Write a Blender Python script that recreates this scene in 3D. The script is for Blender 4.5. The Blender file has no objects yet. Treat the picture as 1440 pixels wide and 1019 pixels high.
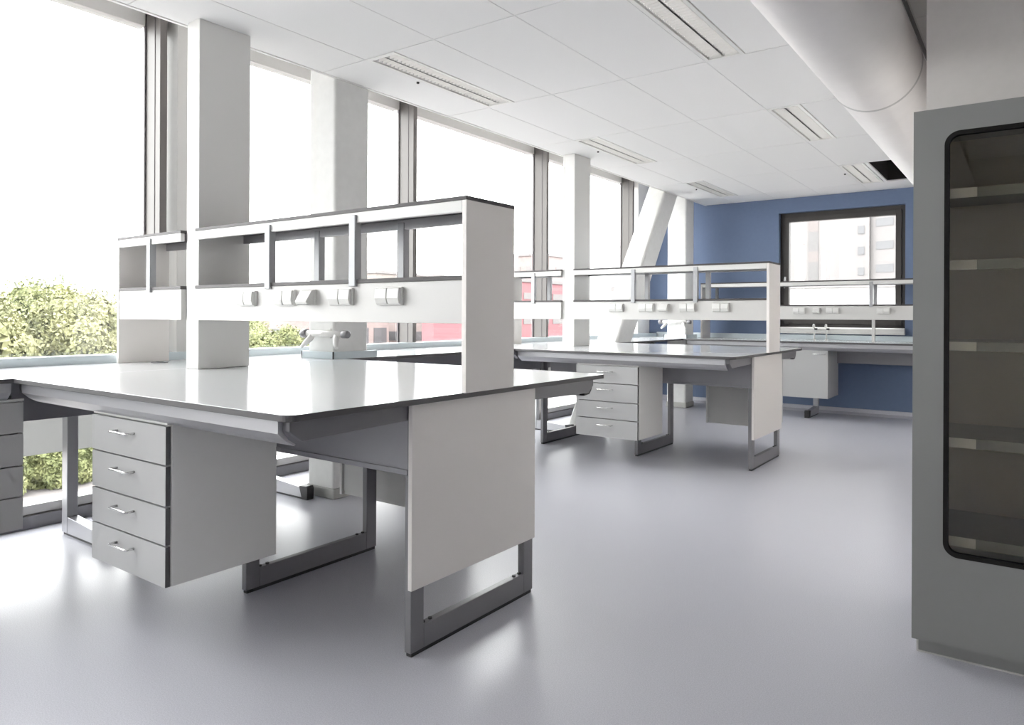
import bpy, math, random
from mathutils import Vector, Matrix
random.seed(7)
S = bpy.context.scene
COL = S.collection
PITCH = 3.73                      # distance between the two islands

# ------------------------------------------------------------------ materials
def srgb(r, g, b):
    f = lambda c: (c/255/12.92) if c/255 <= .04045 else ((c/255+.055)/1.055)**2.4
    return (f(r), f(g), f(b), 1)

def mat(name, col, rough=.5, metal=0., spec=.5, noise=0., nscale=40., coat=0., bump=0.):
    m = bpy.data.materials.new(name); m.use_nodes = True
    nt = m.node_tree; b = nt.nodes['Principled BSDF']
    if len(col) == 3: col = (*col, 1)
    b.inputs['Base Color'].default_value = col
    b.inputs['Roughness'].default_value = rough
    b.inputs['Metallic'].default_value = metal
    b.inputs['Specular IOR Level'].default_value = spec
    b.inputs['Coat Weight'].default_value = coat
    b.inputs['Coat Roughness'].default_value = .12
    if noise or bump:
        tc = nt.nodes.new('ShaderNodeTexCoord'); n = nt.nodes.new('ShaderNodeTexNoise')
        n.inputs['Scale'].default_value = nscale; n.inputs['Detail'].default_value = 4
        nt.links.new(tc.outputs['Object'], n.inputs['Vector'])
        if noise:
            r = nt.nodes.new('ShaderNodeMapRange')
            r.inputs['From Min'].default_value = .3; r.inputs['From Max'].default_value = .7
            r.inputs['To Min'].default_value = 1-noise; r.inputs['To Max'].default_value = 1+noise
            nt.links.new(n.outputs['Fac'], r.inputs['Value'])
            mx = nt.nodes.new('ShaderNodeVectorMath'); mx.operation = 'SCALE'
            mx.inputs[0].default_value = col[:3]
            nt.links.new(r.outputs['Result'], mx.inputs['Scale'])
            nt.links.new(mx.outputs['Vector'], b.inputs['Base Color'])
        if bump:
            bp = nt.nodes.new('ShaderNodeBump'); bp.inputs['Strength'].default_value = bump
            bp.inputs['Distance'].default_value = .002
            nt.links.new(n.outputs['Fac'], bp.inputs['Height'])
            nt.links.new(bp.outputs['Normal'], b.inputs['Normal'])
    return m

def glass(name, tint, refl=1.0):
    m = bpy.data.materials.new(name); m.use_nodes = True
    nt = m.node_tree; nt.nodes.remove(nt.nodes['Principled BSDF'])
    out = nt.nodes['Material Output']
    t = nt.nodes.new('ShaderNodeBsdfTransparent'); t.inputs['Color'].default_value = (*tint, 1)
    g = nt.nodes.new('ShaderNodeBsdfGlossy'); g.inputs['Roughness'].default_value = .0
    lw = nt.nodes.new('ShaderNodeLayerWeight'); lw.inputs['Blend'].default_value = .5
    pw = nt.nodes.new('ShaderNodeMath'); pw.operation = 'POWER'; pw.inputs[1].default_value = 5
    mul = nt.nodes.new('ShaderNodeMath'); mul.operation = 'MULTIPLY_ADD'; mul.inputs[1].default_value = .9*refl; mul.inputs[2].default_value = .04*refl
    nt.links.new(lw.outputs['Facing'], pw.inputs[0]); nt.links.new(pw.outputs[0], mul.inputs[0])
    mx = nt.nodes.new('ShaderNodeMixShader')
    nt.links.new(mul.outputs[0], mx.inputs[0])
    nt.links.new(t.outputs[0], mx.inputs[1]); nt.links.new(g.outputs[0], mx.inputs[2])
    nt.links.new(mx.outputs[0], out.inputs['Surface'])
    return m

M = {}
M['floor'] = None
M['white'] = mat('white_laminate', (.53, .522, .51), .4)
M['panel'] = mat('warm_white_panel', (.72, .69, .665), .42)
M['top'] = mat('worktop_laminate', (.58, .585, .60), .13, spec=.55)
M['edge'] = mat('dark_compact_edge', (.075, .072, .075), .45)
M['shelf_dark'] = mat('dark_shelf_board', (.07, .064, .066), .5, spec=.3)
M['front'] = mat('grey_drawer_front', (.44, .44, .44), .38)
M['carcass'] = mat('grey_carcass', (.72, .715, .70), .45)
M['frame'] = mat('silver_grey_paint', (.19, .187, .20), .38, metal=.15)
M['rail'] = mat('blue_grey_rail', (.25, .248, .268), .36, metal=.15)
M['alu'] = mat('anodised_aluminium', (.45, .45, .47), .32, metal=.5)
M['upright'] = mat('upright_grey_metal', (.36, .365, .38), .45, metal=.2)
M['steel'] = mat('brushed_steel', (.75, .75, .74), .22, metal=.95)
M['chrome'] = mat('chrome', (.82, .82, .82), .1, metal=1)
M['black'] = mat('black_plastic', (.025, .024, .026), .5)
M['dark'] = mat('dark_gap', (.10, .10, .10), .6)
M['ceil'] = mat('ceiling_tile', (.845, .845, .84), .85, noise=.03, nscale=300, bump=.15)
M['tube'] = None
M['tbar'] = mat('ceiling_grid', (.72, .72, .71), .5)
M['wall'] = mat('white_wall', (.84, .83, .815), .8, noise=.015, nscale=30)
M['warmwall'] = mat('warm_grey_wall', (.72, .69, .665), .8, noise=.015, nscale=30)
M['blue'] = mat('blue_wall', (.14, .19, .305), .7, noise=.02, nscale=25)
M['concrete'] = mat('painted_concrete', (.63, .63, .62), .6, noise=.03, nscale=18, bump=.15)
M['colbase'] = mat('column_skirting', (.40, .40, .38), .6)
M['column'] = mat('service_column_white', (.66, .655, .64), .4)
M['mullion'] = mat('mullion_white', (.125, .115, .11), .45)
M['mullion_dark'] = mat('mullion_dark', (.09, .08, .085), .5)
M['winframe'] = mat('taupe_window_frame', (.07, .064, .061), .55, spec=.3)
M['upstand'] = mat('pale_blue_upstand', (.52, .58, .61), .3)
M['plaswhite'] = mat('white_plastic', (.62, .615, .60), .35)
M['duct'] = mat('white_duct', (.80, .775, .76), .45, noise=.015, nscale=10)
M['cab'] = mat('grey_powder_coat', (.235, .236, .233), .42)
M['labelwhite'] = mat('white_label', (.9, .9, .88), .5)
M['rubber'] = mat('black_rubber', (.012, .011, .011), .8, spec=.2)
M['cabin'] = mat('cabinet_interior', (.60, .555, .48), .5)
M['cabshelf'] = mat('cabinet_shelf', (.21, .22, .21), .4)
M['lamp'] = mat('luminaire_white', (.82, .82, .80), .35)
M['louvre'] = mat('louvre_aluminium', (.85, .85, .86), .18, metal=.9)
M['plenum'] = mat('dark_plenum', (.03, .025, .025), .9)
M['glass'] = glass('window_glass', (.95, .965, .96))
M['cabglass'] = glass('smoked_glass', (.80, .785, .73), 1.3)
M['pave'] = mat('pavement', (.15, .138, .135), .9, noise=.12, nscale=1.5)
M['grass'] = mat('grass', (.04, .055, .02), .9, noise=.4, nscale=.6)
M['bark'] = mat('bark', (.05, .04, .03), .9, noise=.3, nscale=5)
M['b_white'] = mat('tower_cladding', (.158, .149, .148), .8)
M['b_stripe'] = mat('tower_stripe_grey', (.10, .096, .096), .6)
M['b_stripe2'] = mat('tower_stripe_pink', (.125, .108, .105), .6)
M['b_bright'] = mat('white_hall_cladding', (.42, .42, .42), .8)
M['b_beige'] = mat('beige_cladding', (.20, .175, .162), .8)
M['b_pink'] = mat('brick_pale', (.21, .165, .158), .8, noise=.1, nscale=3)
M['b_red'] = mat('red_cladding', (.215, .08, .09), .7, noise=.06, nscale=2)
M['b_glass'] = mat('far_window_strip', (.075, .075, .08), .25)
M['b_grey'] = mat('grey_cladding', (.15, .14, .14), .7)

def floor_mat():
    m = bpy.data.materials.new('vinyl_floor'); m.use_nodes = True
    nt = m.node_tree; b = nt.nodes['Principled BSDF']
    tc = nt.nodes.new('ShaderNodeTexCoord')
    n1 = nt.nodes.new('ShaderNodeTexNoise'); n1.inputs['Scale'].default_value = 260; n1.inputs['Detail'].default_value = 2
    n2 = nt.nodes.new('ShaderNodeTexNoise'); n2.inputs['Scale'].default_value = 1.4; n2.inputs['Detail'].default_value = 3
    for n in (n1, n2): nt.links.new(tc.outputs['Object'], n.inputs['Vector'])
    r = nt.nodes.new('ShaderNodeValToRGB')
    r.color_ramp.elements[0].position = .34; r.color_ramp.elements[0].color = (.485, .485, .54, 1)
    r.color_ramp.elements[1].position = .66; r.color_ramp.elements[1].color = (.605, .605, .66, 1)
    nt.links.new(n1.outputs['Fac'], r.inputs['Fac'])
    nt.links.new(r.outputs['Color'], b.inputs['Base Color'])
    mr = nt.nodes.new('ShaderNodeMapRange'); mr.inputs['To Min'].default_value = .27; mr.inputs['To Max'].default_value = .36
    nt.links.new(n2.outputs['Fac'], mr.inputs['Value']); nt.links.new(mr.outputs['Result'], b.inputs['Roughness'])
    b.inputs['Specular IOR Level'].default_value = .5
    return m
M['floor'] = floor_mat()
m = mat('tube_added_glow', (.9, .88, .85), .4); M['tube'] = m
m.node_tree.nodes['Principled BSDF'].inputs['Emission Color'].default_value = (1, .95, .91, 1)
m.node_tree.nodes['Principled BSDF'].inputs['Emission Strength'].default_value = 1.0  # faint glow added to lighten the insides of the lamps

def frosted():
    m = bpy.data.materials.new('frosted_panel'); m.use_nodes = True
    nt = m.node_tree; nt.nodes.remove(nt.nodes['Principled BSDF'])
    d = nt.nodes.new('ShaderNodeBsdfDiffuse'); d.inputs['Color'].default_value = (.6, .6, .59, 1)
    t = nt.nodes.new('ShaderNodeBsdfTranslucent'); t.inputs['Color'].default_value = (.5, .5, .495, 1)
    mx = nt.nodes.new('ShaderNodeMixShader'); mx.inputs[0].default_value = .5
    nt.links.new(d.outputs[0], mx.inputs[1]); nt.links.new(t.outputs[0], mx.inputs[2])
    nt.links.new(mx.outputs[0], nt.nodes['Material Output'].inputs['Surface'])
    return m
M['frosted'] = frosted()

def leaf_mat(name, c1, c2):
    m = bpy.data.materials.new(name); m.use_nodes = True
    nt = m.node_tree; b = nt.nodes['Principled BSDF']
    tc = nt.nodes.new('ShaderNodeTexCoord'); n = nt.nodes.new('ShaderNodeTexNoise')
    n.inputs['Scale'].default_value = 1.3; n.inputs['Detail'].default_value = 5
    nt.links.new(tc.outputs['Object'], n.inputs['Vector'])
    r = nt.nodes.new('ShaderNodeValToRGB')
    r.color_ramp.elements[0].position = .36; r.color_ramp.elements[0].color = (*c1, 1)
    r.color_ramp.elements[1].position = .64; r.color_ramp.elements[1].color = (*c2, 1)
    nt.links.new(n.outputs['Fac'], r.inputs['Fac']); nt.links.new(r.outputs['Color'], b.inputs['Base Color'])
    b.inputs['Roughness'].default_value = .7
    b.inputs['Specular IOR Level'].default_value = .2
    return m
M['leaf_a'] = leaf_mat('leaves_yellow_green', (.145, .155, .08), (.29, .285, .155))
M['leaf_b'] = leaf_mat('leaves_green', (.10, .115, .05), (.21, .22, .105))
M['leaf_c'] = leaf_mat('leaves_pale', (.22, .22, .155), (.36, .34, .25))

# ------------------------------------------------------------------ mesh builder
class MB:
    def __init__(s): s.v = []; s.f = []; s.m = []; s.sm = []
    def add(s, vs, fs, mi=0, smooth=False):
        o = len(s.v); s.v += [tuple(p) for p in vs]
        for f in fs:
            s.f.append(tuple(i+o for i in f)); s.m.append(mi); s.sm.append(smooth)
        return s
    def box(s, x0, x1, y0, y1, z0, z1, mi=0):
        x0, x1 = min(x0, x1), max(x0, x1); y0, y1 = min(y0, y1), max(y0, y1); z0, z1 = min(z0, z1), max(z0, z1)
        v = [(x0,y0,z0),(x1,y0,z0),(x1,y1,z0),(x0,y1,z0),(x0,y0,z1),(x1,y0,z1),(x1,y1,z1),(x0,y1,z1)]
        return s.add(v, [(3,2,1,0),(4,5,6,7),(0,1,5,4),(1,2,6,5),(2,3,7,6),(3,0,4,7)], mi)
    def prism(s, pts, axis, a, b, mi=0, side=None):
        """polygon pts (2-D) extruded along axis x/y/z from a to b"""
        area = sum(pts[i][0]*pts[(i+1) % len(pts)][1]-pts[(i+1) % len(pts)][0]*pts[i][1] for i in range(len(pts)))
        if area < 0: pts = pts[::-1]
        def P(p, t):
            return (t, p[0], p[1]) if axis == 'x' else (p[0], t, p[1]) if axis == 'y' else (p[0], p[1], t)
        a, b = min(a, b), max(a, b)
        n = len(pts); v = [P(p, a) for p in pts]+[P(p, b) for p in pts]
        cap0 = tuple(range(n))[::-1]; cap1 = tuple(range(n, 2*n))
        sides = [(i, (i+1) % n, n+(i+1) % n, n+i) for i in range(n)]
        if axis == 'y':
            cap0 = cap0[::-1]; cap1 = cap1[::-1]; sides = [q[::-1] for q in sides]
        s.add(v, [cap0], mi if side is None else side)
        o = len(s.v)-2*n
        for q, k in [(cap1, mi)]+[(q, mi if side is None else side) for q in sides]:
            s.f.append(tuple(i+o for i in q)); s.m.append(k); s.sm.append(False)
        return s
    def tube(s, path, r, n=12, mi=0, caps=True):
        path = [Vector(p) for p in path]; rs = r if isinstance(r, (list, tuple)) else [r]*len(path)
        rings = []; prev = None
        for i, p in enumerate(path):
            d = (path[min(i+1, len(path)-1)]-path[max(i-1, 0)]).normalized()
            if prev is None:
                u = d.orthogonal().normalized()
            else:
                u = (prev-d*prev.dot(d)).normalized()
            prev = u; w = d.cross(u)
            rings.append([p+(u*math.cos(2*math.pi*k/n)+w*math.sin(2*math.pi*k/n))*rs[i] for k in range(n)])
        v = [q for R in rings for q in R]; f = []
        for i in range(len(path)-1):
            for k in range(n):
                f.append((i*n+k, i*n+(k+1) % n, (i+1)*n+(k+1) % n, (i+1)*n+k))
        s.add(v, f, mi, True)
        if caps:
            o = len(s.v)-len(v)
            s.f.append(tuple(o+k for k in range(n))[::-1]); s.m.append(mi); s.sm.append(False)
            s.f.append(tuple(o+(len(path)-1)*n+k for k in range(n))); s.m.append(mi); s.sm.append(False)
        return s
    def obj(s, name, mats, parent=None, bevel=.0, seg=2, loc=None, label=None):
        me = bpy.data.meshes.new(name); off = Vector(loc) if loc else Vector((0, 0, 0))
        me.from_pydata([tuple(Vector(p)-off) for p in s.v], [], s.f)
        if not isinstance(mats, (list, tuple)): mats = [mats]
        for k in mats: me.materials.append(M[k] if isinstance(k, str) else k)
        for p, mi, sm in zip(me.polygons, s.m, s.sm): p.material_index = mi; p.use_smooth = sm
        me.update()
        o = bpy.data.objects.new(name, me); COL.objects.link(o); o.location = off
        if parent: o.parent = parent
        if bevel:
            b = o.modifiers.new('bevel', 'BEVEL'); b.width = bevel; b.segments = seg
            b.limit_method = 'ANGLE'; b.angle_limit = math.radians(35)
        if label: o['label'] = label
        return o

def thing(name, label, cat, loc, rotz=0, group=None):
    o = bpy.data.objects.new(name, None); COL.objects.link(o)
    o.empty_display_size = .1
    o.location = loc; o.rotation_euler = (0, 0, rotz)
    o['label'] = label; o['category'] = cat
    if group: o['group'] = group
    return o
def tag(o, label, cat, group=None):
    o['label'] = label; o['category'] = cat
    if group: o['group'] = group
    return o
def struct(o, label=None):
    o['kind'] = 'structure'
    if label: o['label'] = label
    return o
def dup(root, loc, rotz, label, group=None, skip=()):
    def cp(o, par):
        c = o.copy(); COL.objects.link(c)
        if par: c.parent = par
        for ch in list(o.children):
            if ch.name.split('.')[0] in skip: continue
            cp(ch, c)
        return c
    r = cp(root, None); r.location = loc; r.rotation_euler = (0, 0, rotz); r['label'] = label
    if group: r['group'] = group
    return r

# ------------------------------------------------------------------ room shell
XW = -4.50                      # glass plane of the facade
Y0, Y1 = -2.4, 9.51             # back wall, far blue wall
XR = 3.6
ZC = 2.70

fl = struct(MB().box(-4.62, XR+.2, Y0-.2, Y1+.32, -.12, 0).obj('floor', 'floor'), 'pale blue-grey speckled vinyl floor')

# ceiling: tiles with open joints on a grid, cut-outs for the recessed lamps and the missing tile
TX, TP, TY = -1.575, .546, 4.144
cb = MB()
xs = [-3.60]+[TX+k*TP for k in range(-3, 10)]
xs = [x for x in xs if x < XR]+[XR]
ys = sorted([TY+1.2*k for k in range(-6, 5)]); ys = [Y0]+[y for y in ys if Y0 < y < Y1-.02]+[Y1]
LW = .235
lamp_cells = []
g = .0035
for i in range(len(xs)-1):
    for j in range(len(ys)-1):
        x0, x1, y0, y1 = xs[i], xs[i+1], ys[j], ys[j+1]
        xa = x0
        kx = round((x0-TX)/TP)
        if abs(x0-(TX+kx*TP)) < 1e-6 and kx in (0, -3) and any(abs(y0-(TY+1.2*q)) < .01 for q in (-1, 1, 3)):
            lamp_cells.append((x0, y0)); xa = x0+LW
        if kx == 0 and abs(y0-(TY+3.6)) < .01 and xa > x0:
            cb.box(xa+g, -1.305, y0+g, y1-g, ZC, ZC+.014, 0)
            cb.box(-1.085, x1-g, y0+g, y1-g, ZC, ZC+.014, 0)
            continue
        cb.box(xa+g, x1-g, y0+g, y1-g, ZC, ZC+.014, 0)
for x in xs[1:-1]:
    cb.box(x-.012, x+.012 if not any(abs(x-l[0]) < .01 for l in lamp_cells) else x+.002, Y0, Y1, ZC+.0020, ZC+.008, 1)
for y in ys[1:-1]:
    cb.box(-3.6, XR, y-.010, y+.010, ZC+.0032, ZC+.008, 1)
cb.box(-4.7, XR+.2, Y0-.2, Y1+.3, 3.30, 3.42, 2)
ce = struct(cb.obj('ceiling', ['ceil', 'tbar', 'plenum']), 'white ceiling of large tiles with thin joints')

# edge profile of the ceiling along the facade and the raised soffit behind it
tb = MB().box(-3.62, -3.60, Y0, Y1, ZC-.004, 3.12).box(-3.640, -3.62, Y0, Y1, ZC+.006, ZC+.03)
struct(tb.obj('trim_1', 'wall'), 'white edge strip of the ceiling along the windows')
struct(MB().box(-4.66, -3.61, Y0, Y1, 3.09, 3.14).obj('trim_2', 'wall'), 'white soffit above the windows')

# far blue wall with window opening
hx0, hx1, hz0, hz1 = -2.64, -1.195, 1.045, 2.515
wb = MB().box(-4.62, hx0, Y1, Y1+.3, 0, 3.3).box(hx1, XR, Y1, Y1+.3, 0, 3.3)
wb.box(hx0, hx1, Y1, Y1+.3, hz1, 3.3).box(hx0, hx1, Y1, Y1+.3, 0, hz0)
struct(wb.obj('wall_far', 'blue'), 'mid-blue painted end wall')
struct(MB().prism([(Y1, .075), (Y1-.012, .07), (Y1-.016, .03), (Y1-.05, 0), (Y1, 0)], 'x', -4.43, -.36).obj('baseboard_far', 'floor'), 'grey vinyl skirting under the blue wall')
struct(MB().box(XR, XR+.2, Y0-.2, 3.4, 0, 3.3).obj('wall_right', 'wall'))
struct(MB().box(-.353, XR+.2, 3.40, Y1, 0, 3.3).obj('wall_side', 'warmwall'), 'warm grey wall above and behind the glass cabinet')
struct(MB().box(-4.7, XR+.2, Y0-.2, Y0, 0, 3.3).obj('wall_back', 'wall'))
# solid pier at the end of the facade
struct(MB().box(-4.62, -4.44, 9.13, Y1, 0, 3.12).obj('wall_left', 'wall'), 'narrow white end of the window wall')

# ------------------------------------------------------------------ facade windows
MUL = [-2.07, .11, 2.30, 4.53, 6.64, 8.75]
wn = 0
for i, ym in enumerate(MUL):
    ya = ym+.05; yb = MUL[i+1] if i+1 < len(MUL) else 9.13
    wn += 1
    w = thing('window_%d' % wn, 'tall facade window bay', 'window', (XW, ym, 0)); w['kind'] = 'structure'
    del w['category']
    o = (XW, ym, 0)
    f = MB().box(XW-.09, XW+.0, ya, yb, 2.985, 3.09, 0)            # head
    f.box(XW-.09, XW+.03, ya, yb, .075, .125, 0)                   # bottom member
    f.box(XW-.05, XW+.05, ya, yb, .0, .07, 1)                      # base strip
    fo = f.obj('frame', ['white', 'frame'], w, .002); fo.location = (-o[0], -o[1], 0)
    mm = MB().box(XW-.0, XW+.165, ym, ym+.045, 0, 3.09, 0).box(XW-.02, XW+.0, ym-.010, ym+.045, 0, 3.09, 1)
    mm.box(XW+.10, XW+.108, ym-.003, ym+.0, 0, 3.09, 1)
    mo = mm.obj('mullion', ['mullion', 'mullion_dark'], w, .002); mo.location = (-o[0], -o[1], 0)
    p = MB().box(XW-.03, XW-.024, ya-.01, yb-.01, .12, 2.99)
    po = p.obj('pane', 'glass', w); po.location = (-o[0], -o[1], 0)
    sp = MB().box(XW+.06, XW+.065, ya+.05, yb-.0, .405, .895)
    so = sp.obj('spandrel', 'frosted', w, 0); so.location = (-o[0], -o[1], 0)
# white boxed pilaster beside the second mullion
pl = tag(MB().box(XW+.0, -4.315, 2.40, 2.70, .945, 3.09).obj('pilaster', 'white', None, .004, loc=(-4.4, 2.55, .945)),
    'white boxed pilaster beside the window mullion, behind the nearer service column', 'column')

# far window
W5 = thing('window_7', 'window in the blue wall with taupe frame', 'window', ((hx0+hx1)/2, Y1+.1, hz0)); W5['kind'] = 'structure'; del W5['category']
wo = W5.location
def wpart(mb, name, mt, bevel=.002, par=W5):
    x = mb.obj(name, mt, par, bevel); x.location = (-wo.x, -wo.y, -wo.z) if par == W5 else (0, 0, 0); return x
def ringbox(mb, x0, x1, z0, z1, t, y0, y1, mi=0, tb=None, tl=None):
    tb = tb or t; tl = tl or t
    mb.box(x0, x0+tl, y0, y1, z0, z1, mi).box(x1-t, x1, y0, y1, z0, z1, mi)
    mb.box(x0+tl, x1-t, y0, y1, z1-t, z1, mi).box(x0+tl, x1-t, y0, y1, z0, z0+tb, mi)
    return mb
fr = ringbox(MB(), hx0, hx1, hz0, hz1, .06, Y1+.09, Y1+.2, 0)
wpart(fr, 'frame', 'winframe')
sa = ringbox(MB(), hx0+.05, hx1-.05, hz0+.05, hz1-.05, .062, Y1+.07, Y1+.15, 0)
sash = wpart(sa, 'sash', 'winframe')
hd = MB().box(-2.585, -2.56, Y1+.06, Y1+.072, 1.60, 1.70).tube([(-2.572, Y1+.065, 1.67), (-2.572, Y1+.03, 1.67), (-2.572, Y1+.025, 1.66), (-2.572, Y1+.025, 1.55)], .010, 10)
h = hd.obj('handle', 'alu', sash, 0); h.location = (0, 0, 0)
wpart(MB().box(hx0+.1, hx1-.1, Y1+.10, Y1+.106, hz0+.1, hz1-.1), 'pane', 'glass', 0)
sl = MB().prism([(Y1-.001, 1.055), (Y1-.055, 1.055), (Y1-.075, 1.04), (Y1-.08, 1.0), (Y1-.075, .975), (Y1-.001, .975)], 'x', hx0+.02, -1.19)
wpart(sl, 'sill', 'plaswhite', .004)

# ------------------------------------------------------------------ worktops
def rounded(x0, x1, y0, y1, r):
    """rectangle with the two corners on the +x side rounded"""
    p = [(x0, y0)]
    for k in range(7):
        a = -math.pi/2+k*math.pi/12; p.append((x1-r+r*math.cos(a), y0+r+r*math.sin(a)))
    for k in range(7):
        a = k*math.pi/12; p.append((x1-r+r*math.cos(a), y1-r+r*math.sin(a)))
    p.append((x0, y1)); return p
ZT = .90
def worktop(pts, loc, label, group=None):
    mb = MB().prism(pts, 'z', ZT-.02, ZT, 0, 1)
    o = mb.obj('worktop', ['top', 'edge'], None, .0015, loc=loc); return tag(o, label, 'worktop', group)
WX = -3.58
XE = -1.68
IY0, IY1 = 1.258, 3.113
worktop(rounded(WX+.001, XE, IY0, IY1, .035), (-2.6, 2.18, ZT-.02), 'white island worktop with dark edge nearest the camera, under the tall near shelf rack')
worktop(rounded(WX+.001, XE, IY0+PITCH, IY1+PITCH, .035), (-2.6, 2.18+PITCH, ZT-.02), 'white island worktop with dark edge on the farther island bench')
CY0, CY1 = 8.67, 9.46
worktop([(-4.30, -2.38), (WX, -2.38), (WX, CY0), (-4.30, CY0)], (-3.94, 3, ZT-.02), 'long white worktop running along the tall windows on the left')
worktop([(-4.30, CY0+.001), (-.46, CY0+.001), (-.46, CY1), (-4.30, CY1)], (-2.4, 9.0, ZT-.02), 'white worktop along the blue end wall below its window')

# upstands
tag(MB().box(-4.325, -4.302, Y0+.02, CY1, .885, .948).box(-4.45, -4.325, Y0+.02, 9.12, .925, .945, 1).obj('worktop_upstand', ['upstand', 'upstand'], None, .002, loc=(-4.31, 3, .9)),
    'pale blue upstand strip at the back of the window worktop', 'upstand')
tag(MB().box(-4.295, -.46, CY1-.022, CY1+.01, .9005, .962).obj('worktop_upstand', 'upstand', None, .002, loc=(-2.4, CY1, .9)),
    'pale blue upstand strip at the back of the worktop on the blue wall', 'upstand')

# ------------------------------------------------------------------ island bench (frame, rails, arms, end panel)
def bench_island():
    t = thing('lab_bench', 'silver grey steel frame of the nearest island bench with a white end panel', 'bench', (-2.65, 2.185, 0), 0, 'island bench frames')
    ox, oy = -2.65, 2.185
    def put(mb, name, mt, bevel=.002, par=None, label=None):
        o = mb.obj(name, mt, par or t, bevel, label=label)
        if par is None: o.location = (-ox, -oy, 0)
        return o
    fy0, fy1 = 1.802, 2.547
    for xo in (-1.727, -2.683, -3.638):
        mb = MB()
        xi = xo-.031
        mb.box(xi, xo, fy0, fy0+.066, .014, .86).box(xi, xo, fy1-.066, fy1, .014, .86)
        mb.box(xi, xo, fy0+.066, fy1-.066, .014, .096).box(xi, xo, fy0+.066, fy1-.066, .79, .86)
        L = put(mb, 'leg_frame', 'frame', .003)
        gl = MB().box(xi+.003, xo-.003, fy0+.006, fy1-.006, 0, .016)
        gl.obj('foot_strip', 'black', L, .002)
        for yy in (fy0+.078, fy0+.115, fy1-.078, fy1-.115):
            MB().tube([(xo-.016, yy, .0955), (xo-.016, yy, .1015)], .008, 10).obj('bolt', 'black', L)
    # arms carrying the worktop, chamfered at both ends
    for xo in (-1.728, -2.684, -3.60):
        pts = [(1.30, .879), (1.30, .845), (1.345, .812), (1.80, .822), (2.56, .822), (3.025, .812), (3.07, .845), (3.07, .879)]
        put(MB().prism(pts, 'x', xo-.03, xo), 'support_arm', 'frame', .002)
    # front and rear channel under the worktop edge
    for sgn in (1, -1):
        prof = [(1.283, .879), (1.283, .838), (1.312, .812), (1.342, .795), (1.345, .80), (1.318, .818), (1.30, .842), (1.30, .879)]
        if sgn < 0: prof = [(4.371-y, z) for y, z in prof]
        put(MB().prism(prof, 'x', -3.56, -1.759), 'edge_channel', 'alu', 0)
        if sgn < 0: put(MB().prism([(2.985, .8135), (3.035, .8225), (3.062, .838), (3.050, .820), (3.035, .806), (2.985, .801)], 'x', -1.757, -1.729), 'end_plug', 'black', .002)
    # deep apron panels on both sides
    for yy in (1.786, 2.549):
        mb = MB().box(-3.55, -1.7285, yy, yy+.014, .652, .879)
        q = (yy-.004, yy+.018)
        mb.box(-3.55, -1.7285, q[0], q[1], .634, .653)
        put(mb, 'apron_panel', 'rail', .0015)
    put(MB().box(-1.7255, -1.7075, 1.784, 2.534, .24, .8795), 'end_panel', 'panel', .0015, label='warm white board panel')
    return t
IB = bench_island()
dup(IB, (-2.65, 2.185+PITCH, 0), 0, 'silver grey steel frame of the farther island bench with a white end panel', 'island bench frames')

# ------------------------------------------------------------------ hanging drawer units
def drawer_unit(label, loc, rz):
    """local: front faces -y, origin under the front centre"""
    t = thing('drawer_unit', label, 'drawer unit', loc, rz, 'hanging drawer units')
    w = .552; D = .455; zb, zt = .221, .792
    b = MB()
    b.box(-w/2, -w/2+.018, .021, D, zb, zt).box(w/2-.018, w/2, .021, D, zb, zt)          # sides
    b.box(-w/2+.018, w/2-.018, .021, D-.018, zb, zb+.018).box(-w/2+.018, w/2-.018, .021, D-.006, zt-.018, zt)
    b.box(-w/2+.018, w/2-.018, D-.022, D-.012, zb+.018, zt-.018)
    b.obj('carcass', 'carcass', t, .0015)
    MB().box(-w/2, w/2, .004, .03, zt+.0005, zt+.011).obj('top_trim', 'plaswhite', t, .001, label='white strip along the top edge')
    for x in (-w/2+.03, w/2-.06): MB().box(x, x+.03, .06, D-.04, zt, .8125).obj('hanger', 'dark', t)
    gaps = [zb, .366, .504, .649, zt-.002]
    for k in range(4):
        z0, z1 = gaps[k]+(.0 if k == 0 else .003), gaps[k+1]-.003
        d = MB().box(-w/2, w/2-.004, .0, .018, z0, z1)
        d.add([(w/2-.004, .0005, z0+.0005), (w/2-.0036, .0005, z0+.0005), (w/2-.0036, .0175, z0+.0005), (w/2-.004, .0175, z0+.0005),
               (w/2-.004, .0005, z1-.0005), (w/2-.0036, .0005, z1-.0005), (w/2-.0036, .0175, z1-.0005), (w/2-.004, .0175, z1-.0005)],
              [(0,1,5,4),(1,2,6,5),(2,3,7,6)], 1)
        do = d.obj('drawer', ['front', 'dark'], t, 0)
        zc = z1-.045; hx = -.01
        hm = MB()
        hm.tube([(hx-.064, .0, zc), (hx-.064, -.024, zc), (hx-.060, -.030, zc), (hx-.054, -.031, zc), (hx+.054, -.031, zc), (hx+.060, -.030, zc), (hx+.064, -.024, zc), (hx+.064, .0, zc)], .0048, 10)
        hm.obj('handle', 'steel', do)
    return t
UX = -2.731; UF = 1.33
DU = drawer_unit('grey four-drawer unit hanging under the nearest island bench, facing the camera', (UX, UF, 0), 0)
dup(DU, (UX-.0, 2*2.185-UF, 0), math.pi, 'back of the grey drawer unit hanging at the far side of the nearest island', None)
DU2 = dup(DU, (UX, UF+PITCH, 0), 0, 'grey four-drawer unit hanging under the farther island bench, facing the camera')
dup(DU, (-2.112, 2*(2.185+PITCH)-UF-PITCH, 0), math.pi, 'back of the grey drawer unit hanging at the far side of the farther island')
dup(DU, (-3.65, 1.05, 0), math.pi/2, 'shaded grey drawer unit under the window worktop at the left edge of the photo')

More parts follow.
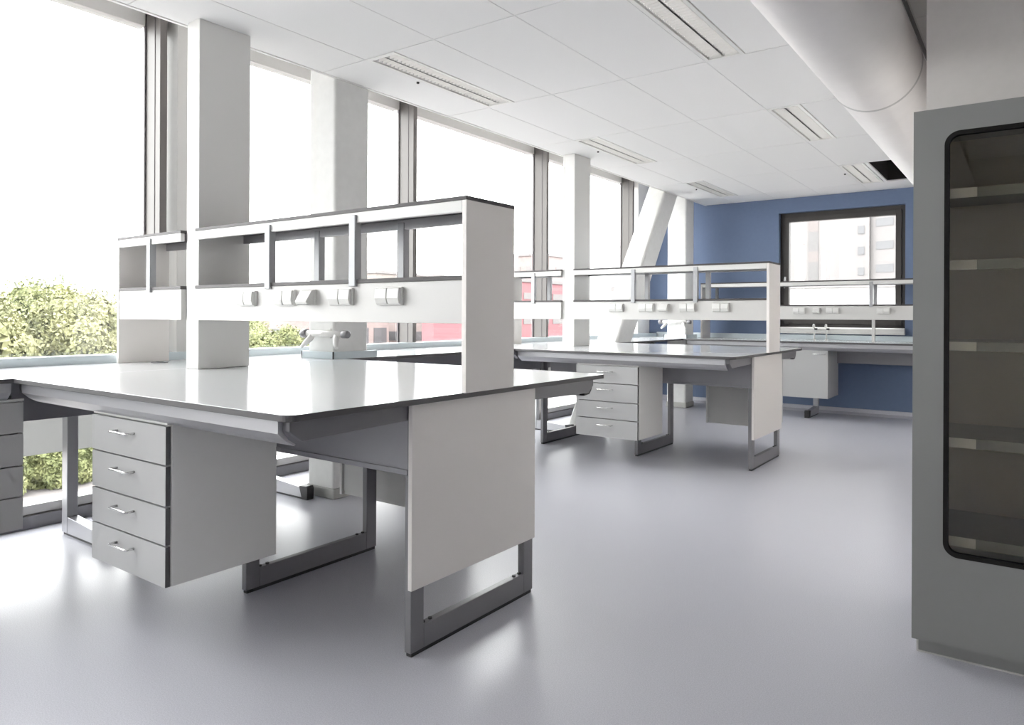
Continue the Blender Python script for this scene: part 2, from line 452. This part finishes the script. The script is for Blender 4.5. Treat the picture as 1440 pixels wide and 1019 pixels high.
# ------------------------------------------------------------------ L-foot bench frames
def foot_bench(name, label, loc, rz, length, legs, group=None, channel=True):
    """local: run along +x, front towards -y; legs = x positions of the L-feet; y=0 is worktop front edge"""
    t = thing(name, label, 'bench', loc, rz, group)
    for x in legs:
        lm = MB().box(x-.028, x+.028, .578, .640, .012, .86).box(x-.024, x+.024, .16, .578, .775, .835)
        L = lm.obj('leg', 'alu', t, .003)
        fm = MB().prism([(.208, .012), (.577, .012), (.577, .10), (.235, .076)], 'x', x-.026, x+.026)
        F = fm.obj('foot', 'alu', L, .002)
        MB().box(x-.022, x+.022, .215, .63, 0, .012).obj('foot_strip', 'black', L)
        MB().prism([(.155, .0), (.207, .0), (.234, .078), (.232, .083), (.160, .088), (.150, .07)], 'x', x-.027, x+.027).obj('foot_cap', 'black', L, .004)
    a = MB().box(.0, length, .600-.04, .574, .635, .86)
    a.obj('apron_panel', 'rail', t, .0015)
    if channel:
        prof = [(.025, .879), (.025, .838), (.054, .812), (.084, .795), (.087, .80), (.06, .818), (.042, .842), (.042, .879)]
        MB().prism(prof, 'x', 0, length).obj('edge_channel', 'alu', t)
    for x in legs:
        MB().prism([(.045, .879), (.045, .845), (.085, .812), (.56, .822), (.56, .879)], 'x', x-.015, x+.015).obj('support_arm', 'frame', t)
    return t
# local +x -> world -Y for rot -90 ; front (-y local) must face +X : rot +90 maps local -y to +X, local +x to +Y
foot_bench('window_bench', 'grey bench frame on feet with black toe caps under the window worktop on the left', (WX, -2.36, 0), math.pi/2, IY0+2.36, [1.0], 'window bench frames')
foot_bench('window_bench', 'grey bench frame with black toe caps by the windows, behind the nearest island', (WX, IY0, 0), math.pi/2, IY0+PITCH-IY0, [1.74-IY0, 2.97-IY0], 'window bench frames', False)
foot_bench('window_bench', 'grey bench frame with black toe caps by the windows, behind the farther island', (WX, IY0+PITCH, 0), math.pi/2, CY0-IY0-PITCH, [6.22-IY0-PITCH, 7.9-IY0-PITCH], 'window bench frames', False)
foot_bench('wall_bench', 'grey bench frame on black-capped feet below the blue end wall', (-3.54, CY0, 0), 0, 3.08, [.42, 1.42, 2.7])

# ------------------------------------------------------------------ shelf racks with sockets
SY0, SY1 = 2.017, 2.316
def shelf_rack(label, x0, x1, loc, uprights, end_left, end_right, sockets, outlet, legs=()):
    t = thing('shelf_rack', label, 'shelf', loc, 0, 'shelf racks above the benches')
    X0, X1 = x0-loc[0], x1-loc[0]; D = SY1-SY0; z = lambda v: v-.90
    ya, yb = -D/2, D/2
    a = X0+(.021 if end_left else 0); b = X1-(.022 if end_right else 0)
    MB().box(X0, X1, ya-.001, yb+.001, z(1.605), z(1.62)).obj('top_shelf', 'shelf_dark', t, .001)
    MB().box(a, b, ya, yb, z(1.313), z(1.33)).obj('lower_shelf', 'shelf_dark', t, .001)
    MB().box(a, b, ya, ya+.022, z(1.563), z(1.605)).obj('front_rail', 'plaswhite', t, .0015)
    MB().box(a, b, yb-.022, yb, z(1.563), z(1.605)).obj('back_rail', 'alu', t, .0015)
    MB().box(a, b, ya+.004, yb-.004, z(1.153), z(1.313)).obj('socket_panel', 'white', t, .0015)
    for ux in uprights:
        for sy in (-1, 1):
            c = ya if sy < 0 else yb
            q = (c-.010, c+.026) if sy < 0 else (c-.026, c+.010)
            MB().box(ux-loc[0]-.019, ux-loc[0]+.019, q[0], q[1], z(1.300), z(1.594)).obj('upright', 'upright', t, .003)
    for lx in legs:
        MB().box(lx-loc[0]-.016, lx-loc[0]+.016, ya+.06, ya+.10, 0, z(1.153)).obj('post', 'white', t, .003)
    if end_left: MB().box(X0, X0+.02, ya, yb, 0, z(1.605)).obj('end_panel', 'panel', t, .0015)
    if end_right: MB().box(X1-.0215, X1, ya, yb, 0, z(1.605)).obj('end_panel', 'panel', t, .0015)
    for sx in sockets:
        s = sx-loc[0]
        so = MB().box(s-.070, s+.070, ya-.010, ya+.004, z(1.222), z(1.294)).obj('double_socket', 'plaswhite', t, .002)
        for k in (-1, 1):
            c0 = s+k*.034
            cv = MB().prism([(ya-.0095, z(1.291)), (ya-.0095, z(1.225)), (ya-.018, z(1.2265)), (ya-.026, z(1.250)), (ya-.022, z(1.288))], 'x', c0-.032, c0+.032)
            cv.obj('socket_cover', 'plaswhite', so, .0025)
    for sx in outlet:
        s = sx-loc[0]
        so = MB().box(s-.042, s+.042, ya-.008, ya+.004, z(1.225), z(1.292)).obj('data_outlet', 'plaswhite', t, .002)
        cv = MB().prism([(ya-.0075, z(1.292)), (ya-.0075, z(1.225)), (ya-.045, z(1.228)), (ya-.052, z(1.240)), (ya-.022, z(1.287))], 'x', s-.038, s+.038)
        cv.obj('outlet_hood', 'plaswhite', so, .002)
        MB().box(s-.030, s+.030, ya-.042, ya-.012, z(1.2255), z(1.2295)).obj('outlet_port', 'dark', so)
    return t
CX0, CX1 = -3.590, -3.454
CYA, CYB = 2.037, 2.334
sock = [-3.003, -2.711, -2.336, -2.051]; outl = [-2.545]
mid = (SY0+SY1)/2
R1 = shelf_rack('white open shelf rack with dark boards and a row of sockets on the nearest island', CX1, -1.664, (-2.56, mid, .9), [-2.84, -2.267], False, True, sock, outl)
L1 = shelf_rack('short shelf rack on the window side of the nearest service column', -4.266, CX0, (-3.93, mid, .9), [-3.902], True, False, [], [])
dup(R1, (-2.56, mid+PITCH, .9), 0, 'white open shelf rack with sockets on the farther island')
dup(L1, (-3.93, mid+PITCH, .9), 0, 'short shelf rack on the window side of the farther service column')
R3 = shelf_rack('white shelf rack with sockets in front of the window in the blue wall', -3.52, -.5, (-2.0, 9.25, .9), [-3.405, -1.49], True, False, [-2.28, -1.90, -1.36], [-2.08], [-1.475])

# ------------------------------------------------------------------ columns
def service_column(label, dy):
    c = MB().box(CX0+.028, CX1, CYA, CYB, .9005, ZC)
    c.box(CX0, CX0+.020, CYA+.012, CYB-.012, .9005, ZC)
    c.box(CX0+.020, CX0+.028, CYA+.03, CYB-.03, .9005, ZC)
    c.v = [(x, y+dy, z) for x, y, z in c.v]
    o = c.obj('service_column', 'column', None, .006, loc=((CX0+CX1)/2, (CYA+CYB)/2+dy, .9005))
    return tag(o, label, 'column', 'service columns rising from the islands')
service_column('white boxed service column rising from the nearest island worktop to the ceiling', 0)
service_column('white boxed service column rising from the farther island worktop to the ceiling', PITCH)

def conc_column(label, y0, y1, base=True):
    t = thing('concrete_column', label, 'column', (-3.74, (y0+y1)/2, 0))
    d = (y1-y0)/2
    sh = MB().box(-.13, .13, -d, d, .0, 3.09)
    sh.obj('shaft', 'concrete', t, .02, 3)
    MB().box(-.137, .137, -d-.007, d+.007, .0, .07).obj('skirting', 'colbase', t, .008)
    return t
conc_column('white concrete column standing in the window worktop behind the nearest island', 3.055, 3.345)
conc_column('white concrete column in the corner beside the blue wall', 8.825, 9.09)
# slanted brace
br = MB()
ys0 = lambda z: 6.935+.700*(z-.932)
zz0, zz1 = 0.0, 3.09
pts = [(ys0(zz0), zz0), (ys0(zz0)+.375, zz0), (ys0(zz1)+.385, zz1), (ys0(zz1), zz1)]
br.prism(pts, 'x', -3.87, -3.61)
bo = br.obj('slanted_brace', 'concrete', None, .03, 4, loc=(-3.74, 6.5, 0))
tag(bo, 'slanted white concrete brace leaning towards the blue wall beside the windows', 'column')
# upstand collars where the columns pass the worktop
def collar(label, y0, y1):
    t = thing('column_collar', label, 'upstand', (-3.74, (y0+y1)/2, .9), 0, 'upstand collars around the columns')
    d = (y1-y0)/2
    MB().box(-.155, .152, -d-.03, -d-.009, .0005, .046).obj('front_strip', 'upstand', t, .001)
    MB().box(.1335, .153, -d-.009, d+.06, .0005, .046).obj('side_strip', 'upstand', t, .001)
    for x in (-.158, .1515):
        MB().box(x-.002, x+.0045, -d-.032, -d-.024, .0005, .047).obj('corner_joint', 'black', t)
    return t
collar('pale blue upstand collar with black corner joints around the nearer concrete column', 3.055, 3.345)
collar('pale blue upstand collar around the corner column by the blue wall', 8.825, 9.09)

# ------------------------------------------------------------------ taps, grommet
def column_tap(label, loc):
    """double bench tap on a bar, mounted on the column face (y=0), bar along x"""
    t = thing('double_tap', label, 'tap', loc, 0, 'double taps on the columns')
    b = MB()
    b.tube([(0, .0, 0), (0, -.055, 0)], .017, 14)
    b.tube([(-.15, -.055, .0), (.185, -.055, .0)], .021, 14)
    b.obj('body', 'plaswhite', t)
    MB().tube([(0, .0, 0), (0, -.008, 0)], .032, 18).obj('flange', 'plaswhite', t)
    for x, s in ((-.105, -1), (.135, 1)):
        n = MB().tube([(x, -.055, -.01), (x+s*.006, -.068, -.032), (x+s*.022, -.085, -.055), (x+s*.05, -.10, -.085)], [.022, .021, .018, .011], 12)
        n.obj('nozzle', 'plaswhite', t)
    MB().tube([(-.15, -.055, 0), (-.155, -.055, 0), (-.200, -.055, 0), (-.205, -.055, 0)], [.018, .028, .028, .022], 16).obj('knob', 'frame', t, label='grey knob')
    MB().tube([(.185, -.055, 0), (.19, -.055, 0), (.235, -.055, 0), (.24, -.055, 0)], [.018, .024, .024, .018], 16).obj('knob', 'frame', t, label='grey knob')
    return t
CT = column_tap('white double tap with grey knobs on the nearer concrete column', (-3.655, 3.055, 1.062))
dup(CT, (-3.755, 8.825, 1.11), 0, 'small double tap with knobs on the corner column by the blue wall')
def bench_tap(label, loc):
    t = thing('bench_tap', label, 'tap', loc, 0, 'small taps below the end window')
    MB().tube([(0, 0, 0), (0, 0, .01)], .02, 14).obj('base', 'plaswhite', t)
    MB().tube([(0, 0, .01), (0, 0, .165), (0, -.012, .185), (0, -.04, .19), (0, -.06, .175), (0, -.062, .15)], .009, 10).obj('spout', 'plaswhite', t)
    MB().tube([(.0, 0, .135), (.035, 0, .135)], .012, 10).obj('knob', 'black', t, label='black knob')
    return t
BT = bench_tap('left one of two small white taps on the worktop below the end window', (-2.17, 9.385, .9005))
dup(BT, (-2.03, 9.385, .9005), 0, 'right one of two small white taps on the worktop below the end window')
gm = thing('cable_grommet', 'small grey cable grommet in the window worktop beside the short shelf rack', 'grommet', (-4.12, 2.19, .9003))
MB().tube([(0, 0, 0), (0, 0, .004)], .045, 28).obj('ring', 'frame', gm)
MB().box(-.02, .02, -.012, .012, .0041, .006).obj('slot', 'black', gm)

# ------------------------------------------------------------------ hanging cupboard on the end wall
t = thing('hanging_cupboard', 'light grey one-door cupboard hanging under the worktop at the blue wall', 'cupboard', (-2.175, 8.75, 0))
w2, zb, zt = .30, .247, .802
b = MB().box(-w2, -w2+.018, .021, .55, zb, zt).box(w2-.018, w2, .021, .55, zb, zt).box(-w2+.018, w2-.018, .021, .55, zb, zb+.018)
b.box(-w2+.018, w2-.018, .021, .55, zt-.018, zt).box(-w2+.018, w2-.018, .53, .545, zb+.018, zt-.018)
b.obj('carcass', 'front', t, .0015)
d = MB().box(-w2, w2, 0, .018, zb, zt-.003).obj('door', 'front', t, .0015)
MB().tube([(w2-.16, 0, zt-.045), (w2-.16, -.028, zt-.045), (w2-.03, -.028, zt-.045), (w2-.03, 0, zt-.045)], .005, 10).obj('handle', 'steel', d)
MB().box(-w2+.03, -w2+.06, .05, .5, zt, .8205).box(w2-.06, w2-.03, .05, .5, zt, .8205).obj('hanger', 'dark', t)

# ------------------------------------------------------------------ glass fronted cabinet on the right
def cabinet():
    cx0, cx1, cy, D = -.338, .66, 2.885, .50
    zb, zt = .052, 1.908
    t = thing('glass_cabinet', 'tall grey cabinet with a smoked glass door and rows of empty shelves', 'cabinet', ((cx0+cx1)/2, cy+D/2, 0))
    off = Vector((-(cx0+cx1)/2, -(cy+D/2), 0))
    def put(mb, name, mt, bevel=.002, par=None, label=None, smooth=False):
        o = mb.obj(name, mt, par or t, bevel, label=label)
        if par is None: o.location = off
        return o
    b = MB().box(cx0, cx0+.02, cy+.022, cy+D, zb, zt, 0).box(cx1-.02, cx1, cy+.022, cy+D, zb, zt, 0)
    b.box(cx0+.02, cx1-.02, cy+.022, cy+D, zt-.02, zt, 0).box(cx0+.02, cx1-.02, cy+.022, cy+D, zb, zb+.02, 0)
    put(b, 'body', 'cab', .002)
    ln = MB().box(cx0+.021, cx0+.026, cy+.03, cy+D-.012, zb+.02, zt-.02).box(cx1-.026, cx1-.021, cy+.03, cy+D-.012, zb+.02, zt-.02)
    ln.box(cx0+.021, cx1-.021, cy+D-.012, cy+D-.002, zb+.02, zt-.02)
    put(ln, 'lining', 'cabin', 0)
    p = MB().box(cx0+.018, cx1-.018, cy+.03, cy+D-.01, .004, zb)
    P_ = put(p, 'plinth', 'cab', .001)
    MB().box(cx0+.014, cx1-.014, cy+.026, cy+.0295, 0, .005).obj('sealant_strip', 'white', P_, label='white line along the floor')
    MB().box(cx0+.012, cx0+.018, cy+.03, cy+D-.012, 0, zb).obj('plinth_edge', 'white', P_)
    # door leaf with a rounded opening
    ox0, ox1, oz0, oz1, r = cx0+.096, cx1-.096, .362, 1.822, .045
    def loop(e, n=10):
        pts = []
        for (px, pz, a0) in ((ox1-r, oz1-r, 0), (ox0+r, oz1-r, 90), (ox0+r, oz0+r, 180), (ox1-r, oz0+r, 270)):
            for k in range(n+1):
                a = math.radians(a0+90*k/n); pts.append((px+(r+e)*math.cos(a), pz+(r+e)*math.sin(a)))
        return pts
    inner = loop(0); N = len(inner)
    outer = []
    c = [(cx1, zt), (cx0, zt), (cx0, zb), (cx1, zb)]
    q = N//4
    for k in range(4):
        for j in range(q): outer.append(c[k])
    v = [(x, cy, z) for x, z in inner]+[(x, cy, z) for x, z in outer]+[(x, cy+.02, z) for x, z in inner]+[(x, cy+.02, z) for x, z in outer]
    f = []
    for i in range(N):
        j = (i+1) % N
        for (base, flip) in ((0, False), (2*N, True)):
            if outer[i] == outer[j]: fa = (base+i, base+j, base+N+i)
            else: fa = (base+i, base+j, base+N+j, base+N+i)
            f.append(fa[::-1] if flip else fa)
        f.append((i, 2*N+i, 2*N+j, j))
        if outer[i] != outer[j]: f.append((N+i, N+j, 3*N+j, 3*N+i))
    dm = MB().add(v, f, 0)
    D_ = put(dm, 'door', 'cab', 0)
    # gasket: rounded ring
    gi, go = loop(-.013), loop(.002)
    v = []
    for L, y in ((go, cy-.002), (gi, cy-.002), (gi, cy+.022), (go, cy+.022)): v += [(x, y, z) for x, z in L]
    f = []
    for i in range(N):
        j = (i+1) % N
        for a_ in range(4):
            b_ = (a_+1) % 4
            f.append((a_*N+i, a_*N+j, b_*N+j, b_*N+i))
    gk = MB().add(v, f, 0).obj('gasket', 'rubber', D_)
    MB().box(ox0-.0, ox1+.0, cy+.008, cy+.013, oz0+.0, oz1-.0).obj('glass', 'cabglass', D_)
    k = 2.955/2.87
    for zs, ze in ((1.589, 1.623), (1.345, 1.379), (1.07, 1.102), (.741, .775), (.405, .439)):
        z0 = 1.1832+(zs-1.1832)*k; z1 = 1.1832+(ze-1.1832)*k
        s = MB().box(cx0+.027, cx1-.027, cy+.072, cy+D-.02, z1-.012, z1)
        s.box(cx0+.027, cx1-.027, cy+.070, cy+.078, z0, z1)
        sh = put(s, 'shelf', 'cabshelf', .001)
        MB().box(cx0+.100, cx0+.186, cy+.066, cy+.0695, z0+.001, z1-.001).obj('label_holder', 'labelwhite', sh, label='blank white label holder')
    return t
cabinet()

# ------------------------------------------------------------------ duct and ceiling lamps
DX, DZ, DR = -.65, 2.445, .2136
t = thing('air_duct', 'wide white round ventilation duct running below the ceiling on the right', 'duct', (DX, 2.5, DZ))
for ya, yb in ((Y0+.02, 4.03), (4.034, Y1-.0)):
    mb = MB().tube([(0, ya-2.5, 0), (0, yb-2.5, 0)], DR, 72, caps=False); mb.obj('duct_section', 'duct', t)
MB().tube([(0, 4.03-2.5-.012, 0), (0, 4.03-2.5, 0), (0, 4.03-2.5+.012, 0)], [DR+.0005, DR+.005, DR+.0005], 72, caps=False).obj('seam', 'white', t)
hm = MB()
for yy in (-1.0, 1.4, 3.2, 5.2, 7.2, 9.0): hm.box(-.015, .015, yy-2.5-.002, yy-2.5+.002, DR-.005, ZC-DZ)
hm.obj('hanger', 'frame', t)
tag(MB().box(-.497, -.487, Y0+.02, Y1, 2.672, 2.6995).obj('gap_shadow_strip', 'cab', None, .0, loc=(-.49, 2.5, 2.672)), 'thin dark grey strip standing in for the shadow gap along the right side of the duct', 'strip')  # dark strip drawn in place of the shadow gap beside the duct

def lamp(label, x, y, broken=False, dim=False):
    t = thing('ceiling_lamp', label, 'ceiling lamp', (x+LW/2, y+.6, ZC), 0, 'recessed louvre lamps in the ceiling')
    w, l = LW/2-.003, .597
    f = MB()
    f.box(-w, -w+.022, -l, l, -.003, .012).box(w-.022, w, -l, l, -.003, .012)
    f.box(-w+.022, w-.022, -l, -l+.03, -.003, .012).box(-w+.022, w-.022, l-.03, l, -.003, .012)
    f.obj('frame', 'lamp', t, .001)
    h = MB()
    a, bt = w-.022, l-.03
    h.add([(-a, -bt, .012), (a, -bt, .012), (a, bt, .012), (-a, bt, .012), (-a+.004, -bt, .075), (a-.004, -bt, .075), (a-.004, bt, .075), (-a+.004, bt, .075)],
          [(0,1,5,4), (1,2,6,5), (2,3,7,6), (3,0,4,7), (4,5,6,7)], 0)
    h.obj('housing', 'lamp', t)
    for c in (-.046, .046):
        L = MB()
        n = 34
        for k in range(n):
            yy = -bt+.010+(2*bt-.020)*k/(n-1)
            L.box(c-.036, c+.036, yy-.0018, yy+.0018, .002, .022, 1)
        P_ = [(c+.040*math.cos(math.radians(q)), .004+.046*abs(math.sin(math.radians(q)))) for q in range(0, 181, 15)]
        for i in range(len(P_)-1):
            (xa_, za), (xb_, zb_) = P_[i], P_[i+1]
            L.add([(xa_, -bt, za), (xa_, bt, za), (xb_, bt, zb_), (xb_, -bt, zb_)], [(0, 1, 2, 3)], 0, True)
        L.obj('louvre', ['louvre', 'lamp'], t)
        MB().tube([(c, -bt+.01, .036), (c, bt-.01, .036)], .008, 12).obj('tube', 'plaswhite' if dim else 'tube', t)
    if broken:
        MB().tube([(-w-.03, -.12, .002), (-w-.03, -.12, -.010)], .009, 12).obj('sensor', 'black', t)
    return t
texts = {(-3, -1): 'recessed louvre lamp near the windows, nearest the camera', (-3, 1): 'recessed lamp near the windows, above the farther island',
         (-3, 3): 'recessed lamp in the corner near the windows and blue wall', (0, -1): 'recessed louvre lamp beside the duct at the top edge of the photo',
         (0, 1): 'recessed lamp beside the duct, second from the camera', (0, 3): 'recessed lamp beside the open black ceiling gap near the blue wall'}
for kx in (-3, 0):
    for q in (-1, 1, 3):
        lamp(texts[(kx, q)], TX+kx*TP, TY+1.2*q, kx == -3 or q == 3, kx == -3 and q == 3)
# open gap where a tile strip is missing: dark box above
gp = MB().box(-1.31, -1.302, 7.75, 8.94, ZC+.016, 2.95).box(-1.085, -1.077, 7.75, 8.94, ZC+.016, 2.95).box(-1.31, -1.077, 7.74, 7.748, ZC+.016, 2.95).box(-1.31, -1.077, 8.94, 8.948, ZC+.016, 2.95).box(-1.31, -1.077, 7.74, 8.948, 2.95, 2.96)
struct(gp.obj('trim_3', 'plenum'), 'black opening where a ceiling strip is missing')

# ------------------------------------------------------------------ outside
GZ = -5.0
struct(MB().box(-160, 40, -60, 220, GZ-.3, GZ).obj('ground_outside', 'pave'), 'pale paved ground outside')
def leaf_tree(label, x, y, h, rad, n, mt, name='tree', trunk=True, size=.16, group='trees outside the windows'):
    t = thing(name, label, 'tree' if trunk else 'shrub', (x, y, GZ), random.random()*6, group)
    mb = MB()
    blobs = []
    for k in range(20):
        a = random.random()*6.283; rr = rad*math.sqrt(random.random())*.58
        zc = h*(.35 if trunk else .12)+random.random()*h*(.5 if trunk else .62)
        blobs.append((Vector((math.cos(a)*rr, math.sin(a)*rr, zc)), rad*random.uniform(.34, .5)))
    blobs.append((Vector((0, 0, h*.72)), rad*.5))
    for k in range(n):
        c, r = random.choice(blobs)
        d = Vector((random.gauss(0, 1), random.gauss(0, 1), random.gauss(0, 1))).normalized()
        p = c+d*r*random.uniform(.7, 1.03); p.z = max(p.z, .05)
        if p.z > h*1.03: continue
        u = Vector((random.gauss(0, 1), random.gauss(0, 1), random.gauss(0, 1))).normalized()
        w = u.cross(d+Vector((.1, .2, .3))).normalized(); s = size*random.uniform(.6, 1.5)
        mb.add([p-u*s, p+w*s*.55, p+u*s, p-w*s*.55], [(0, 1, 2, 3)])
    for c, r in blobs:                                # dense core of twigs and inner leaves
        for k in range(120):
            d = Vector((random.gauss(0, 1), random.gauss(0, 1), random.gauss(0, 1))).normalized()
            p = c+d*r*.55; u = Vector((random.gauss(0, 1), random.gauss(0, 1), random.gauss(0, 1))).normalized(); w = u.cross(d).normalized()
            s = size*3.2
            mb.add([p-u*s, p+w*s, p+u*s, p-w*s], [(0, 1, 2, 3)])
    mb.obj('crown' if trunk else 'foliage', mt, t)
    if trunk:
        MB().tube([(0, 0, 0), (.05, 0, h*.25), (0, .08, h*.5), (.1, 0, h*.75)], [.22, .17, .12, .05], 8).obj('trunk', 'bark', t)
    return t
def along(px, X):                                     # point on the view ray through photo column px at distance -X (metres left of the room)
    yaw = .626; a = (px-720)/1009.28
    dx = -math.sin(yaw)+a*math.cos(yaw); dy = math.cos(yaw)+a*math.sin(yaw)
    return X, dy/dx*X
rows = [(-28, -33.5, 8.1, 3.0, 'leaf_a', 'yellow-green leafy tree at the far left outside the window'),
        (42, -42, 8.1, 3.4, 'leaf_b', 'green tree behind and between the two nearer yellow-green trees outside'),
        (98, -33.5, 7.5, 2.7, 'leaf_a', 'yellow-green rounded tree outside, left of the pale hazy tree'),
        (160, -43, 7.4, 3.3, 'leaf_c', 'pale hazy tree outside just left of the shelf rack end'),
        (350, -45, 6.0, 2.6, 'leaf_b', 'olive tree outside seen right of the near service column'),
        (390, -37, 5.7, 2.3, 'leaf_b', 'olive tree outside left of the nearer concrete column')]
for px, X, h, r, mt, lb in rows:
    x, y = along(px, X); leaf_tree(lb, x, y, h, r, 15000, mt, size=.08)
shr = [(14, -28.2, 1.9, .85, 'green bush on the ground outside, leftmost of three below the window'),
       (62, -28.2, 2.0, .85, 'green bush on the ground outside, middle one of three below the window'),
       (109, -28.2, 1.8, .8, 'green bush on the ground outside, rightmost of three, beside the white garden wall')]
for px, X, h, r, lb in shr:
    x, y = along(px, X); leaf_tree(lb, x, y, h, r, 5000, 'leaf_b', 'bush', False, .07, 'bushes outside on the ground')

def building(name, label, x0, x1, y0, y1, z0, z1, mt, rows_=0, face='xy', wmat='b_glass', wh=.45, cols=0):
    t = thing(name, label, 'building', ((x0+x1)/2, (y0+y1)/2, z0))
    o = Vector((-(x0+x1)/2, -(y0+y1)/2, -z0))
    b = MB().box(x0, x1, y0, y1, z0, z1).obj('wall', mt, t); b.location = o
    r = MB().box(x0-.15, x1+.15, y0-.15, y1+.15, z1+.001, z1+.3).obj('roof', 'b_grey', t); r.location = o
    if rows_:
        hgt = (z1-z0)/rows_
        for k in range(rows_):
            zc = z0+hgt*(k+.45)
            if 'x' in face:
                m = MB()
                n = max(1, cols or int((y1-y0)/2.2)); st = (y1-y0)/n
                for i in range(n): m.box(x1+.002, x1+.06, y0+st*i+.15*st, y0+st*(i+1)-.15*st, zc-hgt*wh/2, zc+hgt*wh/2)
                w = m.obj('window_row', wmat, t); w.location = o
            if 'y' in face:
                m = MB()
                n = max(1, cols or int((x1-x0)/2.2)); st = (x1-x0)/n
                for i in range(n): m.box(x0+st*i+.15*st, x0+st*(i+1)-.15*st, y0-.06, y0-.002, zc-hgt*wh/2, zc+hgt*wh/2)
                w = m.obj('window_row', wmat, t); w.location = o
    return t
building('brick_building', 'pale pink brick building outside left of the concrete column', -58, -48, 36, 47, GZ, 1.0, 'b_pink', 2, 'xy')
building('office_building', 'hazy pale office block with window bands outside, beyond the middle mullion', -66, -56, 53, 76, GZ, 5.6, 'b_beige', 4, 'xy', wh=.35)
building('pink_building', 'pinkish far building with dark windows outside behind the near shelf rack', -54.5, -48.5, 50, 62, GZ, 3.6, 'b_pink', 3, 'xy', wh=.3)
building('red_shed', 'low red clad shed outside seen under the near shelf rack', -42, -36, 45.0, 49.5, GZ, .7, 'b_red', 0)
building('red_building', 'red clad building outside beyond the farther shelf rack', -46, -38, 54, 61.5, GZ, 4.3, 'b_red', 4, 'xy', 'b_grey', .25)
building('beige_tower', 'beige brick block rising behind the red building outside', -53.5, -48, 72.5, 78, GZ, 8.5, 'b_pink', 4, 'xy', 'b_white', .35)
building('beige_block', 'pale beige block outside left of the third mullion', -60, -54, 77, 81.9, GZ, 6.2, 'b_beige', 0)
tag(MB().box(-29.3, -29.0, 12.9, 17, GZ, -4.0).box(-29.35, -28.95, 12.85, 17.05, -4.0, -3.92).obj('garden_wall', 'b_bright', None, .02, loc=(-29.1, 15, GZ)), 'low white garden wall outside beside the bushes', 'wall')
# tower outside the end window
t = thing('white_tower', 'tall white building with a grey vertical stripe outside the end window', 'building', (-12, 55, GZ))
o = Vector((12, -55, -GZ))
q = MB().box(-16.5, -8.3, 50, 60, 3.45, 22).obj('wall', 'b_white', t); q.location = o
q = MB().box(-16.0, -8.8, 51, 59, GZ, 3.45).obj('base', 'b_white', t); q.location = o
for k in range(8):
    z = 3.5+k*2.0
    q = MB().box(-11.95, -11.33, 49.95, 49.998, z, z+1.3).obj('window_stripe', 'b_stripe', t); q.location = o
    q = MB().box(-11.95, -11.33, 49.95, 49.998, z+1.301, z+1.999).obj('stripe_panel', 'b_stripe2', t); q.location = o
for k in range(6):
    z = 3.85+k*1.32
    q = MB().box(-8.95, -8.58, 49.95, 49.998, z, z+.5).obj('stair_window', 'b_glass', t); q.location = o
building('white_hall', 'low bright white hall in front of the tower outside the end window', -20, 6, 38, 42, GZ, 2.62, 'b_bright', 0)
t = thing('white_wing', 'white side wing with slanting window bands outside the end window', 'building', (-4, 60, GZ))
o = Vector((4, -60, -GZ))
wg = MB().add([(-8.28, 50.3, 3.6), (6, 44, 3.6), (6, 70, 3.6), (-8.28, 70, 3.6), (-8.28, 50.3, 7.7), (6, 44, 8.3), (6, 70, 8.3), (-8.28, 70, 7.7)],
              [(3,2,1,0),(4,5,6,7),(0,1,5,4),(1,2,6,5),(2,3,7,6),(3,0,4,7)])
q = wg.obj('wall', 'b_white', t); q.location = o
bd = MB()
for z in (4.0, 5.45, 6.9):
    for i in range(10):
        a0 = i/10+.012; a1 = (i+1)/10-.012
        P0 = Vector((-8.1+14.0*a0, 50.22-6.18*a0, z)); P1 = Vector((-8.1+14.0*a1, 50.22-6.18*a1, z))
        n = Vector((-.4, -.92, 0))*.03; u = Vector((0, 0, .5))
        bd.add([P0+n, P1+n, P1+n+u, P0+n+u], [(0, 1, 2, 3)])
q = bd.obj('window_band', 'b_glass', t); q.location = o
q = MB().box(-7, 6, 52, 60, GZ, 3.6).obj('base', 'b_white', t); q.location = o

# ------------------------------------------------------------------ light: overcast sky, besides the glow added in the lamp tubes
W = bpy.data.worlds.new('sky'); S.world = W; W.use_nodes = True
bg = W.node_tree.nodes['Background']
bg.inputs['Color'].default_value = (1.0, .988, .985, 1)
bg.inputs['Strength'].default_value = 7.0

# ------------------------------------------------------------------ camera
cd = bpy.data.cameras.new('camera'); cam = bpy.data.objects.new('camera', cd); COL.objects.link(cam)
yaw, fpx, hy, roll, H = .6260, 1009.28, 443.60, .0045, 1.1832
cd.sensor_fit = 'HORIZONTAL'; cd.sensor_width = 36; cd.lens = 36*fpx/1440
cd.shift_y = -(1019/2-hy)/1440
cd.clip_start = .02; cd.clip_end = 500
R = Matrix.Rotation(yaw, 4, 'Z') @ Matrix.Rotation(math.pi/2, 4, 'X') @ Matrix.Rotation(roll, 4, 'Z')
cam.matrix_world = Matrix.Translation((0, 0, H)) @ R
S.camera = cam

vs = S.view_settings
vs.view_transform = 'Standard'; vs.look = 'None'; vs.gamma = 1; vs.use_curve_mapping = False
vs.exposure = 0.7
S.cycles.diffuse_bounces = 7
S.cycles.max_bounces = 14
S.cycles.transparent_max_bounces = 16
